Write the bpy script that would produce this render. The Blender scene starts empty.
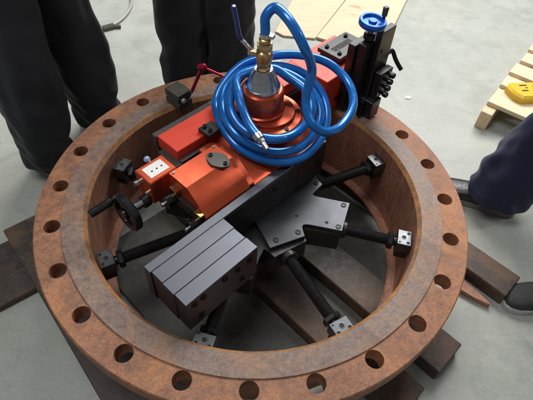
import bpy, bmesh, math, random
from mathutils import Vector, Matrix, noise
random.seed(7)
PI = math.pi
rad = math.radians
sc = bpy.context.scene
col = sc.collection
ZF = 0.325                      # height of the flange's bolt face above the floor

# ---------------------------------------------------------------- camera
cam = bpy.data.cameras.new('camera')
co = bpy.data.objects.new('camera', cam); col.objects.link(co)
Rm = Matrix(((0.9988966, -0.0394554, -0.0254726), (0.0136249, 0.7625273, -0.6468125), (0.0449438, 0.6457518, 0.7622235)))
co.matrix_world = Matrix.Translation((0, -0.8658, 0.98956 + ZF)) @ Rm.to_4x4()
cam.sensor_width = 36.0; cam.lens = 459.03 / 533 * 36
cam.clip_start = 0.05; cam.clip_end = 100
sc.camera = co
# ---------------------------------------------------------------- hall light
world = bpy.data.worlds.new('World'); sc.world = world; world.use_nodes = True
bg = world.node_tree.nodes['Background']
bg.inputs['Color'].default_value = (0.86, 0.93, 1.0, 1); bg.inputs['Strength'].default_value = 0.13

def area_light(name, loc, target, sx, sy, power, color):
    l = bpy.data.lights.new(name, 'AREA'); l.shape = 'RECTANGLE'; l.size = sx; l.size_y = sy
    l.energy = power; l.color = color
    o = bpy.data.objects.new(name, l); col.objects.link(o)
    o.location = loc
    o.rotation_euler = (Vector(target) - Vector(loc)).to_track_quat('-Z', 'Y').to_euler()
area_light('roof_window_light', (0.9, 3.6, 3.9), (0.2, 0.5, 0), 3.8, 2.2, 285, (1.0, 0.985, 0.96))
area_light('ceiling_lamp_light', (-1.1, -0.5, 4.2), (0.1, 0.0, 0), 1.2, 2.4, 56, (1.0, 0.98, 0.94))
area_light('side_lamp_light', (4.2, 0.35, 3.3), (-0.1, -0.1, 0.4), 0.3, 1.3, 32, (1.0, 0.97, 0.93))
sc.view_settings.view_transform = 'Standard'; sc.view_settings.look = 'None'
sc.view_settings.gamma = 1; sc.view_settings.use_curve_mapping = False
sc.view_settings.exposure = 0.35
sc.render.engine = 'CYCLES'
sc.cycles.max_bounces = 6

# ---------------------------------------------------------------- materials
class NT:
    def __init__(s, name):
        s.m = bpy.data.materials.new(name); s.m.use_nodes = True
        s.t = s.m.node_tree; s.b = s.t.nodes['Principled BSDF']
        s.tc = s.n('ShaderNodeTexCoord'); s.co = s.tc.outputs['Object']
    def n(s, kind, **kw):
        x = s.t.nodes.new(kind)
        for k, v in kw.items(): setattr(x, k, v)
        return x
    def l(s, a, b): s.t.links.new(a, b)
    def mapped(s, scale=(1, 1, 1), rot=(0, 0, 0)):
        mp = s.n('ShaderNodeMapping'); s.l(s.co, mp.inputs['Vector'])
        mp.inputs['Scale'].default_value = scale; mp.inputs['Rotation'].default_value = rot
        return mp.outputs[0]
    def noise(s, scale, detail=4, rough=0.55, vec=None, dist=0.0):
        x = s.n('ShaderNodeTexNoise'); s.l(vec or s.co, x.inputs['Vector'])
        x.inputs['Scale'].default_value = scale; x.inputs['Detail'].default_value = detail
        x.inputs['Roughness'].default_value = rough; x.inputs['Distortion'].default_value = dist
        return x.outputs['Fac']
    def ramp(s, fac, stops):
        r = s.n('ShaderNodeValToRGB'); e = r.color_ramp.elements
        while len(e) < len(stops): e.new(0.5)
        for el, (p, c) in zip(e, stops):
            el.position = p; el.color = (*c, 1) if len(c) == 3 else c
        s.l(fac, r.inputs['Fac']); return r.outputs['Color']
    def val(s, fac, a, b, v0, v1):
        r = s.n('ShaderNodeMapRange'); s.l(fac, r.inputs['Value'])
        for k, v in zip(('From Min', 'From Max', 'To Min', 'To Max'), (a, b, v0, v1)): r.inputs[k].default_value = v
        return r.outputs[0]
    def mix(s, fac, a, b, mode='MIX'):
        x = s.n('ShaderNodeMix', data_type='RGBA', blend_type=mode)
        for sock, v in ((x.inputs[0], fac), (x.inputs[6], a), (x.inputs[7], b)):
            if isinstance(v, (int, float)): sock.default_value = v
            elif isinstance(v, tuple): sock.default_value = (*v, 1)
            else: s.l(v, sock)
        return x.outputs[2]
    def bump(s, h, strength=0.3, dist=0.002):
        x = s.n('ShaderNodeBump'); s.l(h, x.inputs['Height'])
        x.inputs['Strength'].default_value = strength; x.inputs['Distance'].default_value = dist
        s.l(x.outputs[0], s.b.inputs['Normal'])
    def set(s, **kw):
        for k, v in kw.items():
            k = {'col': 'Base Color', 'rough': 'Roughness', 'metal': 'Metallic', 'coat': 'Coat Weight', 'coatr': 'Coat Roughness', 'spec': 'Specular IOR Level'}.get(k, k)
            if isinstance(v, (int, float)): s.b.inputs[k].default_value = v
            elif isinstance(v, tuple): s.b.inputs[k].default_value = (*v, 1)
            else: s.l(v, s.b.inputs[k])

def simple(name, c, rough=0.5, metal=0.0, var=0.25, scale=30, bump=0.0, bscale=200, coat=0.0, rvar=0.12, stretch=(1, 1, 1)):
    t = NT(name); v = t.mapped(stretch)
    f = t.noise(scale, 5, 0.6, v)
    lo = tuple(x * (1 - var) for x in c); hi = tuple(min(1, x * (1 + var)) for x in c)
    t.set(col=t.ramp(f, [(0.3, lo), (0.7, hi)]), metal=metal, coat=coat, coatr=0.12)
    t.set(rough=t.val(t.noise(scale * 2.3, 4, 0.6, v), 0.3, 0.7, max(0.03, rough - rvar), min(1, rough + rvar)))
    if bump: t.bump(t.noise(bscale, 3, 0.6, v), bump, 0.001)
    return t.m

def rust(name, stops, blotch, speck, rough=0.62, grind=None, metal=0.0, rings=0, stain=0.4):
    t = NT(name)
    big = t.noise(7, 6, 0.62, dist=0.4); mid = t.noise(44, 8, 0.7, dist=0.25); fine = t.noise(160, 5, 0.7)
    m = t.n('ShaderNodeMath', operation='MULTIPLY_ADD'); t.l(mid, m.inputs[0]); m.inputs[1].default_value = 0.62
    m2 = t.n('ShaderNodeMath', operation='MULTIPLY'); t.l(big, m2.inputs[0]); m2.inputs[1].default_value = 0.38
    t.l(m2.outputs[0], m.inputs[2])
    c = t.ramp(m.outputs[0], stops)
    b = t.val(t.noise(5.2, 7, 0.68, dist=1.0), 0.5, 0.66, 0, 0.8)
    c = t.mix(b, c, blotch)
    s2 = t.val(t.noise(75, 6, 0.75), 0.60, 0.70, 0, 0.75)
    c = t.mix(s2, c, speck)
    s3 = t.val(fine, 0.3, 0.7, 0.68, 1.3)
    h = t.n('ShaderNodeHueSaturation'); t.l(c, h.inputs['Color']); t.l(s3, h.inputs['Value'])
    c = h.outputs[0]
    if grind:
        w = t.noise(grind[0], 3, 0.7, t.mapped(grind[1]))
        h2 = t.n('ShaderNodeHueSaturation'); t.l(c, h2.inputs['Color']); t.l(t.val(w, 0.3, 0.7, 0.76, 1.26), h2.inputs['Value'])
        c = h2.outputs[0]
    if rings:                       # concentric tool marks of a turned face
        sx = t.n('ShaderNodeSeparateXYZ'); t.l(t.co, sx.inputs[0])
        cx = t.n('ShaderNodeCombineXYZ'); t.l(sx.outputs[0], cx.inputs[0]); t.l(sx.outputs[1], cx.inputs[1])
        ln = t.n('ShaderNodeVectorMath', operation='LENGTH'); t.l(cx.outputs[0], ln.inputs[0])
        cr = t.n('ShaderNodeCombineXYZ'); t.l(ln.outputs['Value'], cr.inputs[0])
        w = t.noise(rings, 3, 0.6, cr.outputs[0])
        h3 = t.n('ShaderNodeHueSaturation'); t.l(c, h3.inputs['Color']); t.l(t.val(w, 0.3, 0.7, 0.86, 1.14), h3.inputs['Value']); c = h3.outputs[0]
    # dull grease stains, pale scratches, dark pits
    c = t.mix(t.val(t.noise(5.5, 5, 0.7, dist=1.5), 0.54, 0.68, 0, stain), c, (0.10, 0.062, 0.048))
    for ang, sc_ in ((0.4, (3, 190, 1)), (-0.9, (2.5, 150, 1)), (1.5, (4, 230, 1))):
        sm = t.n('ShaderNodeMath', operation='MULTIPLY')
        t.l(t.val(t.noise(1.0, 2, 0.5, t.mapped(sc_, (0, 0, ang)), 0.3), 0.70, 0.76, 0, 0.5), sm.inputs[0]); t.l(t.val(t.noise(9, 3, 0.6), 0.5, 0.6, 0, 1), sm.inputs[1])
        c = t.mix(sm.outputs[0], c, (0.46, 0.34, 0.25))
    c = t.mix(t.val(t.noise(330, 3, 0.6), 0.64, 0.72, 0, 0.7), c, (0.05, 0.022, 0.014))
    t.set(col=c, metal=metal, rough=t.val(mid, 0.3, 0.7, rough - 0.14, rough + 0.16))
    t.bump(fine, 0.5, 0.0018)
    return t.m

M = {}
M['rust'] = rust('rusted_steel', [(0.32, (0.10, 0.041, 0.024)), (0.44, (0.20, 0.088, 0.049)), (0.51, (0.27, 0.121, 0.067)), (0.59, (0.345, 0.158, 0.082)), (0.72, (0.46, 0.255, 0.15))], (0.40, 0.17, 0.065), (0.52, 0.235, 0.07))
M['face'] = rust('machined_rusty_face', [(0.34, (0.085, 0.056, 0.045)), (0.45, (0.155, 0.105, 0.084)), (0.52, (0.20, 0.142, 0.115)), (0.60, (0.26, 0.172, 0.125)), (0.70, (0.33, 0.25, 0.20))], (0.31, 0.145, 0.075), (0.40, 0.20, 0.10), rough=0.5, rings=420, stain=0.5)
M['bevel'] = rust('bright_rust_bevel', [(0.3, (0.13, 0.06, 0.03)), (0.5, (0.33, 0.15, 0.055)), (0.7, (0.50, 0.25, 0.09))], (0.20, 0.13, 0.095), (0.5, 0.3, 0.12))
M['bore'] = rust('rusted_bore', [(0.3, (0.18, 0.078, 0.048)), (0.5, (0.34, 0.155, 0.098)), (0.7, (0.46, 0.225, 0.145))], (0.22, 0.10, 0.066), (0.40, 0.23, 0.15), rough=0.5, grind=(3.0, (70, 70, 1.5)))
M['slab'] = rust('mill_scale_steel', [(0.3, (0.018, 0.014, 0.012)), (0.5, (0.05, 0.037, 0.029)), (0.7, (0.09, 0.062, 0.046))], (0.14, 0.075, 0.042), (0.12, 0.10, 0.085), rough=0.5)
M['slab_grey'] = rust('grey_mill_plate', [(0.3, (0.026, 0.028, 0.027)), (0.5, (0.058, 0.060, 0.056)), (0.7, (0.09, 0.09, 0.084))], (0.09, 0.075, 0.06), (0.16, 0.15, 0.14), rough=0.5)
M['black'] = simple('black_oxide_steel', (0.014, 0.014, 0.015), 0.36, 0.0, 0.3, 40, 0.06, 300)
M['black_plate'] = simple('black_ground_plate', (0.060, 0.063, 0.070), 0.35, 0.8, 0.08, 8, 0.015, 500, rvar=0.04)
M['black_gloss'] = simple('black_plastic', (0.01, 0.01, 0.011), 0.2, 0.0, 0.2, 30, 0, 1, rvar=0.06)
M['thread'] = simple('black_screw_steel', (0.02, 0.02, 0.021), 0.34, 0.5, 0.3, 60, 0)
M['blued'] = simple('ground_blue_grey_steel', (0.132, 0.140, 0.160), 0.42, 1.0, 0.05, 6, 0.015, 500, rvar=0.04)
M['steel'] = simple('bright_steel', (0.55, 0.55, 0.56), 0.26, 1.0, 0.15, 60, 0)
M['pad'] = simple('satin_steel', (0.135, 0.14, 0.15), 0.36, 0.9, 0.08, 30, 0.01, 400, rvar=0.05)
M['hole'] = simple('dark_recess', (0.006, 0.006, 0.006), 0.7, 0.0, 0.2, 50)
M['red'] = simple('orange_red_paint', (0.66, 0.105, 0.042), 0.25, 0.62, 0.06, 8, 0, 90, coat=0.0, rvar=0.06)
M['red_slide'] = simple('bright_red_enamel', (0.62, 0.046, 0.020), 0.45, 0.0, 0.08, 12, 0.01, 90, coat=0.0, rvar=0.06)
M['anodised'] = simple('orange_red_anodised', (0.50, 0.085, 0.04), 0.27, 0.7, 0.08, 12, 0, 90, rvar=0.06)
M['brass'] = simple('brass', (0.55, 0.36, 0.14), 0.25, 1.0, 0.25, 40, 0.05, 120)
M['nickel_brass'] = simple('tarnished_brass', (0.50, 0.37, 0.19), 0.28, 1.0, 0.3, 50, 0.05, 120)
M['label'] = simple('white_label', (0.78, 0.76, 0.74), 0.4, 0, 0.05, 40)
M['grey_metal'] = simple('dull_grey_plate', (0.10, 0.095, 0.092), 0.38, 0.6, 0.15, 30)
M['blue'] = simple('blue_hose_plastic', (0.012, 0.165, 0.56), 0.23, 0.35, 0.18, 30, 0.015, 40, coat=0.35, rvar=0.10)
M['blue_wheel'] = simple('blue_anodised', (0.015, 0.13, 0.52), 0.3, 0.35, 0.15, 40)
M['blue_vinyl'] = simple('dark_blue_vinyl', (0.015, 0.03, 0.16), 0.25, 0.1, 0.2, 40)
M['knob'] = simple('pale_blue_knob', (0.30, 0.42, 0.72), 0.12, 0.2, 0.05, 30, coat=0.6)
M['magenta'] = simple('crimson_anodised', (0.42, 0.015, 0.05), 0.28, 0.6, 0.15, 40)
M['mag'] = simple('grey_cast_block', (0.085, 0.088, 0.072), 0.45, 0.4, 0.3, 60, 0.06, 250)
M['ply'] = simple('pale_plywood', (0.63, 0.50, 0.34), 0.62, 0, 0.10, 6, 0.03, 80, stretch=(1, 7, 1))
t = NT('stained_plywood'); v_ = t.mapped((1, 7, 1)); f_ = t.noise(6, 5, 0.6, v_)
c = t.ramp(f_, [(0.3, (0.58, 0.46, 0.31)), (0.7, (0.69, 0.555, 0.38))])
vd = t.n('ShaderNodeVectorMath', operation='DISTANCE'); t.l(t.co, vd.inputs[0]); vd.inputs[1].default_value = (-0.19, -0.105, 0.014)
rg = t.n('ShaderNodeValToRGB'); t.l(vd.outputs['Value'], rg.inputs['Fac'])
el = rg.color_ramp.elements; el[0].position = 0.028; el[0].color = (0, 0, 0, 1); el[1].position = 0.075; el[1].color = (0, 0, 0, 1)
for p_ in (0.042, 0.058): e_ = el.new(p_); e_.color = (1, 1, 1, 1)
mm = t.n('ShaderNodeMath', operation='MULTIPLY'); t.l(rg.outputs['Color'], mm.inputs[0]); t.l(t.val(t.noise(12, 4, 0.6), 0.45, 0.6, 0, 0.6), mm.inputs[1])
t.set(col=t.mix(mm.outputs[0], c, (0.35, 0.14, 0.07)), rough=0.62); M['ply_stained'] = t.m
M['pallet'] = simple('pallet_timber', (0.66, 0.51, 0.32), 0.7, 0, 0.16, 9, 0.08, 60, stretch=(1, 9, 6))
M['pallet_board'] = simple('pallet_board_timber', (0.70, 0.57, 0.39), 0.7, 0, 0.12, 9, 0.06, 60, stretch=(9, 1, 6))
M['yellow'] = simple('yellow_plastic', (0.72, 0.47, 0.02), 0.38, 0, 0.08, 20)
M['cable'] = simple('grey_cable', (0.34, 0.33, 0.31), 0.45, 0, 0.12, 40)
M['paper'] = simple('paper_scrap', (0.75, 0.74, 0.68), 0.8, 0, 0.05, 40)
M['skin'] = simple('skin', (0.42, 0.25, 0.17), 0.5, 0, 0.1, 20)
def cloth(name, c):
    t = NT(name); f = t.noise(9, 6, 0.6)
    t.set(col=t.ramp(f, [(0.3, tuple(x * 0.75 for x in c)), (0.7, tuple(x * 1.3 for x in c))]), rough=0.88)
    t.b.inputs['Sheen Weight'].default_value = 0.12; t.b.inputs['Sheen Roughness'].default_value = 0.4
    t.bump(t.noise(700, 2, 0.5), 0.25, 0.0008); return t.m
M['black_cloth'] = cloth('black_twill', (0.011, 0.0115, 0.0135))
M['charcoal_cloth'] = cloth('charcoal_twill', (0.019, 0.0205, 0.025))
M['navy_cloth'] = cloth('navy_twill', (0.011, 0.014, 0.045))
M['shoe'] = simple('black_shoe_leather', (0.012, 0.012, 0.014), 0.42, 0, 0.3, 50, 0.06, 200)
M['shoe_grey'] = simple('charcoal_shoe_fabric', (0.03, 0.03, 0.032), 0.75, 0, 0.25, 80, 0.1, 500)
M['sole'] = simple('shoe_sole_rubber', (0.20, 0.175, 0.15), 0.7, 0, 0.2, 40)
M['sole_white'] = simple('pale_sole_rubber', (0.42, 0.41, 0.39), 0.6, 0, 0.1, 40)

# polished concrete floor
t = NT('sealed_concrete')
big = t.noise(1.3, 5, 0.6, dist=0.6); mid = t.noise(6, 7, 0.65, dist=0.5); fine = t.noise(90, 5, 0.7)
c = t.ramp(big, [(0.3, (0.30, 0.318, 0.29)), (0.5, (0.352, 0.366, 0.332)), (0.7, (0.395, 0.40, 0.36))])
c = t.mix(t.val(mid, 0.42, 0.62, 0, 0.55), c, (0.41, 0.425, 0.395))
c = t.mix(t.val(t.noise(3.1, 6, 0.7, dist=1.2), 0.56, 0.68, 0, 0.5), c, (0.235, 0.262, 0.24))
c = t.mix(t.val(t.noise(2.2, 3, 0.8, t.mapped((1, 9, 1), (0, 0, 0.5)), 0.5), 0.60, 0.72, 0, 0.35), c, (0.46, 0.465, 0.435))
h = t.n('ShaderNodeHueSaturation'); t.l(c, h.inputs['Color']); t.l(t.val(fine, 0.3, 0.7, 0.9, 1.1), h.inputs['Value'])
c = t.mix(t.val(t.noise(38, 3, 0.5), 0.70, 0.76, 0, 0.35), h.outputs[0], (0.13, 0.135, 0.12))
c = t.mix(t.val(t.noise(1.0, 2, 0.5, t.mapped((2, 70, 1), (0, 0, 1.1)), 0.6), 0.69, 0.75, 0, 0.25), c, (0.22, 0.23, 0.21))
c = t.mix(t.val(t.noise(1.0, 2, 0.5, t.mapped((1.5, 55, 1), (0, 0, -0.5)), 0.4), 0.68, 0.76, 0, 0.3), c, (0.52, 0.53, 0.50))
t.set(col=c, rough=t.val(mid, 0.3, 0.7, 0.34, 0.58)); t.bump(t.noise(45, 6, 0.7), 0.12, 0.002)
M['floor'] = t.m

# ---------------------------------------------------------------- mesh builder
class MB:
    def __init__(s): s.bm = bmesh.new()
    def _fin(s, fs, m):
        for f in fs: f.material_index = m
    def box(s, a, b, bev=0.0015, m=0, mat=None):
        r = bmesh.ops.create_cube(s.bm, size=1.0); vs = r['verts']
        for v in vs:
            v.co = Vector([(a[i] + b[i]) / 2 + v.co[i] * (b[i] - a[i]) for i in range(3)])
            if mat: v.co = mat @ v.co
        fs = list({f for v in vs for f in v.link_faces}); s._fin(fs, m)
        if bev:
            es = list({e for v in vs for e in v.link_edges})
            bmesh.ops.bevel(s.bm, geom=es, offset=bev, segments=1, affect='EDGES', profile=0.5, material=-1)
        return s
    def lathe(s, prof, seg=32, m=0, mat=None, closed=False):
        rings = []
        mat = mat or Matrix.Identity(4)
        for r, z in prof:
            if r < 1e-6: rings.append([s.bm.verts.new(mat @ Vector((0, 0, z)))])
            else: rings.append([s.bm.verts.new(mat @ Vector((r * math.cos(2 * PI * i / seg), r * math.sin(2 * PI * i / seg), z))) for i in range(seg)])
        pairs = list(zip(rings, rings[1:])) + ([(rings[-1], rings[0])] if closed else [])
        for A, B in pairs:
            for i in range(seg):
                j = (i + 1) % seg
                vs = [A[0] if len(A) == 1 else A[i], A[0] if len(A) == 1 else A[j], B[0] if len(B) == 1 else B[j], B[0] if len(B) == 1 else B[i]]
                u = []
                for v in vs:
                    if v not in u: u.append(v)
                if len(u) > 2:
                    f = s.bm.faces.new(u); f.material_index = m
        return s
    def cyl(s, p0, p1, r, r2=None, seg=20, m=0, ch=0.0):
        p0 = Vector(p0); p1 = Vector(p1); d = p1 - p0; L = d.length
        mat = Matrix.Translation(p0) @ d.to_track_quat('Z', 'Y').to_matrix().to_4x4()
        r2 = r if r2 is None else r2
        ch = min(ch, L * 0.4)
        pr = [(0, 0), (r - ch, 0)] + ([(r, ch)] if ch else []) + ([(r2, L - ch)] if ch else []) + [(r2 - ch, L), (0, L)]
        return s.lathe(pr, seg, m, mat)
    def screw(s, p, d, r, h, m=0, seg=14):           # socket head cap screw
        p = Vector(p); d = Vector(d).normalized()
        mat = Matrix.Translation(p) @ d.to_track_quat('Z', 'Y').to_matrix().to_4x4()
        return s.lathe([(r, 0), (r, h * 0.8), (r * 0.86, h), (r * 0.55, h), (r * 0.5, h * 0.35), (0, h * 0.35)], seg, m, mat)
    def prism(s, poly, z0, z1, bev=0.0, m=0, mat=None):
        mat = mat or Matrix.Identity(4)
        A = [s.bm.verts.new(mat @ Vector((x, y, z0))) for x, y in poly]
        B = [s.bm.verts.new(mat @ Vector((x, y, z1))) for x, y in poly]
        fs = [s.bm.faces.new(A[::-1]), s.bm.faces.new(B)]
        n = len(poly)
        for i in range(n): fs.append(s.bm.faces.new((A[i], A[(i + 1) % n], B[(i + 1) % n], B[i])))
        s._fin(fs, m)
        if bev:
            es = [e for e in {e for v in B for e in v.link_edges} if e.verts[0] in B and e.verts[1] in B]
            bmesh.ops.bevel(s.bm, geom=es, offset=bev, segments=1, affect='EDGES', profile=0.5, material=-1)
        return s
    def tube(s, pts, r, seg=16, m=0, radii=None):
        pts = [Vector(p) for p in pts]; n = len(pts)
        up = Vector((0, 0, 1)); prev = None; rings = []
        for i, p in enumerate(pts):
            t = (pts[min(i + 1, n - 1)] - pts[max(i - 1, 0)]).normalized()
            if prev is None:
                a = t.cross(up if abs(t.z) < 0.9 else Vector((1, 0, 0))).normalized()
            else: a = (prev - t * prev.dot(t)).normalized()
            prev = a; b = t.cross(a)
            rr = radii[i] if radii else r
            rings.append([s.bm.verts.new(p + (a * math.cos(2 * PI * k / seg) + b * math.sin(2 * PI * k / seg)) * rr) for k in range(seg)])
        for A, B in zip(rings, rings[1:]):
            for k in range(seg): s.bm.faces.new((A[k], A[(k + 1) % seg], B[(k + 1) % seg], B[k])).material_index = m
        s.bm.faces.new(rings[0][::-1]).material_index = m; s.bm.faces.new(rings[-1]).material_index = m
        return s
    def build(s, name, mats, parent=None, angle=35):
        bmesh.ops.recalc_face_normals(s.bm, faces=s.bm.faces[:])
        for f in s.bm.faces: f.smooth = True
        for e in s.bm.edges:
            e.smooth = not (len(e.link_faces) == 2 and e.calc_face_angle(0) > rad(angle))
        me = bpy.data.meshes.new(name); s.bm.to_mesh(me); s.bm.free()
        for x in (mats if isinstance(mats, (list, tuple)) else [mats]): me.materials.append(M[x])
        o = bpy.data.objects.new(name, me); col.objects.link(o)
        if parent: o.parent = parent
        return o

def tag(o, label, cat, group=None, kind=None):
    o['label'] = label; o['category'] = cat
    if group: o['group'] = group
    if kind: o['kind'] = kind
    return o
def thing(name, label, cat, loc=(0, 0, 0), rz=0, group=None):
    o = bpy.data.objects.new(name, None); col.objects.link(o); o.empty_display_size = 0.05
    o.location = loc; o.rotation_euler = (0, 0, rz)
    return tag(o, label, cat, group)
def clone(o, parent):
    c = o.copy(); col.objects.link(c); c.parent = parent
    for ch in list(o.children): clone(ch, c)
    return c
def catmull(P, n=8):
    P = [Vector(p) for p in P]; out = []
    for i in range(len(P) - 1):
        a, b, c, d = P[max(i - 1, 0)], P[i], P[i + 1], P[min(i + 2, len(P) - 1)]
        for k in range(n):
            t = k / n
            out.append(0.5 * ((2 * b) + (c - a) * t + (2 * a - 5 * b + 4 * c - d) * t * t + (3 * b - a - 3 * c + d) * t ** 3))
    return out + [P[-1]]

# ---------------------------------------------------------------- floor
b = MB()
N = 24; S = 12.0
g = [[b.bm.verts.new((-S / 2 + S * i / N, -S / 2 + S * j / N + 1, 0)) for j in range(N + 1)] for i in range(N + 1)]
for i in range(N):
    for j in range(N): b.bm.faces.new((g[i][j], g[i + 1][j], g[i + 1][j + 1], g[i][j + 1]))
fl = b.build('floor', 'floor'); fl['kind'] = 'structure'

# ---------------------------------------------------------------- steel bars under the flange
def bar(name, label, cat, center, ang, L, Wd, z0, z1, mat, group=None, taper=None):
    mb = MB()
    if taper: mb.prism(taper, 0, z1 - z0, 0.002)
    else: mb.box((-L / 2, -Wd / 2, 0), (L / 2, Wd / 2, z1 - z0), 0.003)
    o = mb.build(name, mat); o.location = (center[0], center[1], z0); o.rotation_euler = (0, 0, ang)
    return tag(o, label, cat, group)
def along(a0, a1, o0, o1):                # a bar in the rotated frame of the supports (-45 deg), returns centre, length, width
    a = (a0 + a1) / 2; o = (o0 + o1) / 2; k = math.sqrt(0.5)
    return (k * a + k * o, -k * a + k * o), a1 - a0, o1 - o0
BT = ZF - 0.27                            # top of the support bars, the flange rests here
for nm, lab, (a0, a1, o0, o1), z0, mat in [
    ('support_bar', 'dark brown steel bar sticking out under the flange towards the charcoal shoe', (-0.30, 0.675, 0.458, 0.56), 0.0, 'slab'),
    ('support_bar', 'dark steel bar under the flange with its square end over bare floor', (-0.5, 0.66, 0.092, 0.214), 0.0, 'slab'),
    ('support_bar', 'dark steel bar under the counterweight plates, its end tucked below the flange edge', (-0.55, 0.655, -0.093, 0.028), 0.0, 'slab'),
]:
    cc, L, Wd = along(a0, a1, o0, o1)
    bar(nm, lab, 'steel bar', cc, rad(-45), L, Wd, z0, BT, mat, 'steel bars carrying the flange')
bar('support_bar', 'long dark steel bar along the flange edge lying across a flat slab', 'steel bar', (-0.4235, -0.3225), rad(-49.4), 1.06, 0.16, 0.027, BT, 'slab', 'steel bars carrying the flange')
bar('steel_slab', 'flat brown steel slab on the floor crossed by a longer bar', 'steel slab', (-0.85, -0.165), rad(38.6), 0.5, 0.23, 0.0, 0.025, 'slab')
for lab, (a0, a1, o0, o1), h in [
    ('grey flat plate on the floor between the two outer support bars inside the bore', (-0.12, 0.42, 0.2145, 0.44), 0.012),
    ('dark strip on the floor standing in for shade in the narrow gap beneath the front jack leg', (-0.30, 0.46, 0.0285, 0.0915), 0.008),  # added dark sheet, darkens the floor where the gap is only in shade
    ('grey flat plate on the floor beneath the counterweight plates and left jack leg', (-0.36, 0.36, -0.40, -0.0935), 0.010)]:
    cc, Lh, Wd = along(a0, a1, o0, o1)
    bar('steel_plate', lab, 'steel plate', cc, rad(-45), Lh, Wd, 0.0, h, 'slab_grey', 'flat plates inside the bore')
bar('timber_wedge', 'thin splintered brown wedge poking out beneath the flange beside a steel bar', 'wedge', (0.64, -0.03), rad(-45), 0, 0, 0.0, 0.02, 'bore', None,
    [(-0.12, -0.028), (0.06, -0.038), (0.13, -0.026), (0.182, -0.014), (0.178, -0.004), (0.12, 0.004), (0.03, 0.02), (-0.12, 0.03)])

# ---------------------------------------------------------------- rusty flange
b = MB()
prof = [(0.462, -0.246), (0.462, -0.009), (0.4715, 0.004), (0.5262, 0.004), (0.5275, 0.0), (0.594, 0.0), (0.597, -0.003), (0.597, -0.046), (0.594, -0.049),
        (0.518, -0.049), (0.508, -0.056), (0.49, -0.115), (0.487, -0.13), (0.487, -0.262), (0.48, -0.27), (0.447, -0.27), (0.437, -0.258), (0.437, -0.252), (0.443, -0.246)]
b.lathe(prof, 192, 0, closed=True)
ring = b.build('flange', ['rust', 'face', 'bore', 'bevel'])
cb = MB()
for k in range(24):
    a = rad(135.41 + 15 * k); x = 0.55 * math.cos(a); y = 0.55 * math.sin(a)
    cb.cyl((x, y, -0.1), (x, y, 0.05), 0.0215, seg=32)
cut = cb.build('cutter', 'rust')
md = ring.modifiers.new('holes', 'BOOLEAN'); md.object = cut; md.solver = 'EXACT'; md.operation = 'DIFFERENCE'
dg = bpy.context.evaluated_depsgraph_get()
me = bpy.data.meshes.new_from_object(ring.evaluated_get(dg))
ring.modifiers.clear(); ring.data = me
cm = cut.data; bpy.data.objects.remove(cut); bpy.data.meshes.remove(cm)
bm = bmesh.new(); bm.from_mesh(me)
for f in bm.faces:
    c = f.calc_center_median(); n = f.normal
    r = math.hypot(c.x, c.y)
    f.smooth = True
    rs = [math.hypot(v.co.x, v.co.y) for v in f.verts]
    if n.z > 0.95 and c.z > 0.002: f.material_index = 1
    elif max(rs) < 0.476 and n.z > 0.3 and c.z > -0.02: f.material_index = 3
    elif max(rs) < 0.463 and c.z < 0: f.material_index = 2
    else: f.material_index = 0
for e in bm.edges: e.smooth = not (len(e.link_faces) == 2 and e.calc_face_angle(0) > rad(30))
bm.to_mesh(me); bm.free()
ring.location = (0, 0, ZF)
tag(ring, 'large round rusty steel flange with a ring of bolt holes around the machine', 'flange')

# ---------------------------------------------------------------- flange facing machine
TH = rad(47)
mach = thing('facing_machine', 'orange-red and black flange facing machine clamped inside the rusty flange bore', 'machine', (0, 0, ZF), TH)
def L(u, v, z): return (u, -v, z)
def ubox(mb, u0, u1, v0, v1, z0, z1, bev=0.0015, m=0): return mb.box((u0, -v1, z0), (u1, -v0, z1), bev, m)
# chuck hub, a star with long and short lobes
poly = []
def pol(r_al, lat, a): return (r_al * math.cos(a) - lat * math.sin(a), r_al * math.sin(a) + lat * math.cos(a))
for k in range(4):
    a = rad(-12 + 90 * k) - TH; s = a + rad(45)
    poly += [pol(0.264, -0.054, a), pol(0.264, 0.054, a), pol(0.185, 0.058, a)]
    poly += [pol(0.172, 0.061, a), pol(0.166, 0.0, a + rad(22.5)), pol(0.168, -0.058, s)]
    poly += [pol(0.192, -0.053, s), pol(0.192, 0.053, s), pol(0.168, 0.058, s)]
    poly += [pol(0.166, 0.0, s + rad(22.5)), pol(0.172, -0.061, a + rad(90)), pol(0.185, -0.058, a + rad(90))]
wp = [(0.160, 0.130), (0.203, 0.071), (0.180, 0.043), (0.1715, 0.034), (0.170, 0.027), (0.1745, 0.0225), (0.184, 0.020), (0.279, 0.001), (0.246, -0.103), (0.158, -0.0845), (0.145, -0.0825), (0.137, -0.085), (0.1335, -0.093), (0.1345, -0.101), (0.142, -0.125), (0.046, -0.169), (0.0, -0.075), (0.02, 0.0)]  # left side cut away; bare black body stands in for counterweight shade
ct, st = math.cos(-TH), math.sin(-TH)
wl_ = [(x * ct - y * st, x * st + y * ct) for x, y in wp]
hb = MB(); hb.prism(wl_[::-1], -0.044, -0.03, 0.0012)
for x, y in ((0.075, -0.035), (0.12, -0.055), (0.205, -0.075), (0.055, 0.0)):
    hx, hy = x * ct - y * st, x * st + y * ct
    hb.cyl((hx, hy, -0.0305), (hx, hy, -0.0296), 0.0052, seg=12, m=1)
hub = hb.build('hub_plate', ['black_plate', 'hole'], mach)
lb = MB(); lb.prism([(x * 0.985, y * 0.985) for x, y in poly], -0.115, -0.0445, 0.0)
lb.cyl((0, 0, -0.16), (0, 0, -0.115), 0.12, seg=40, ch=0.006)
lb.build('hub_body', 'black', mach)
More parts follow.
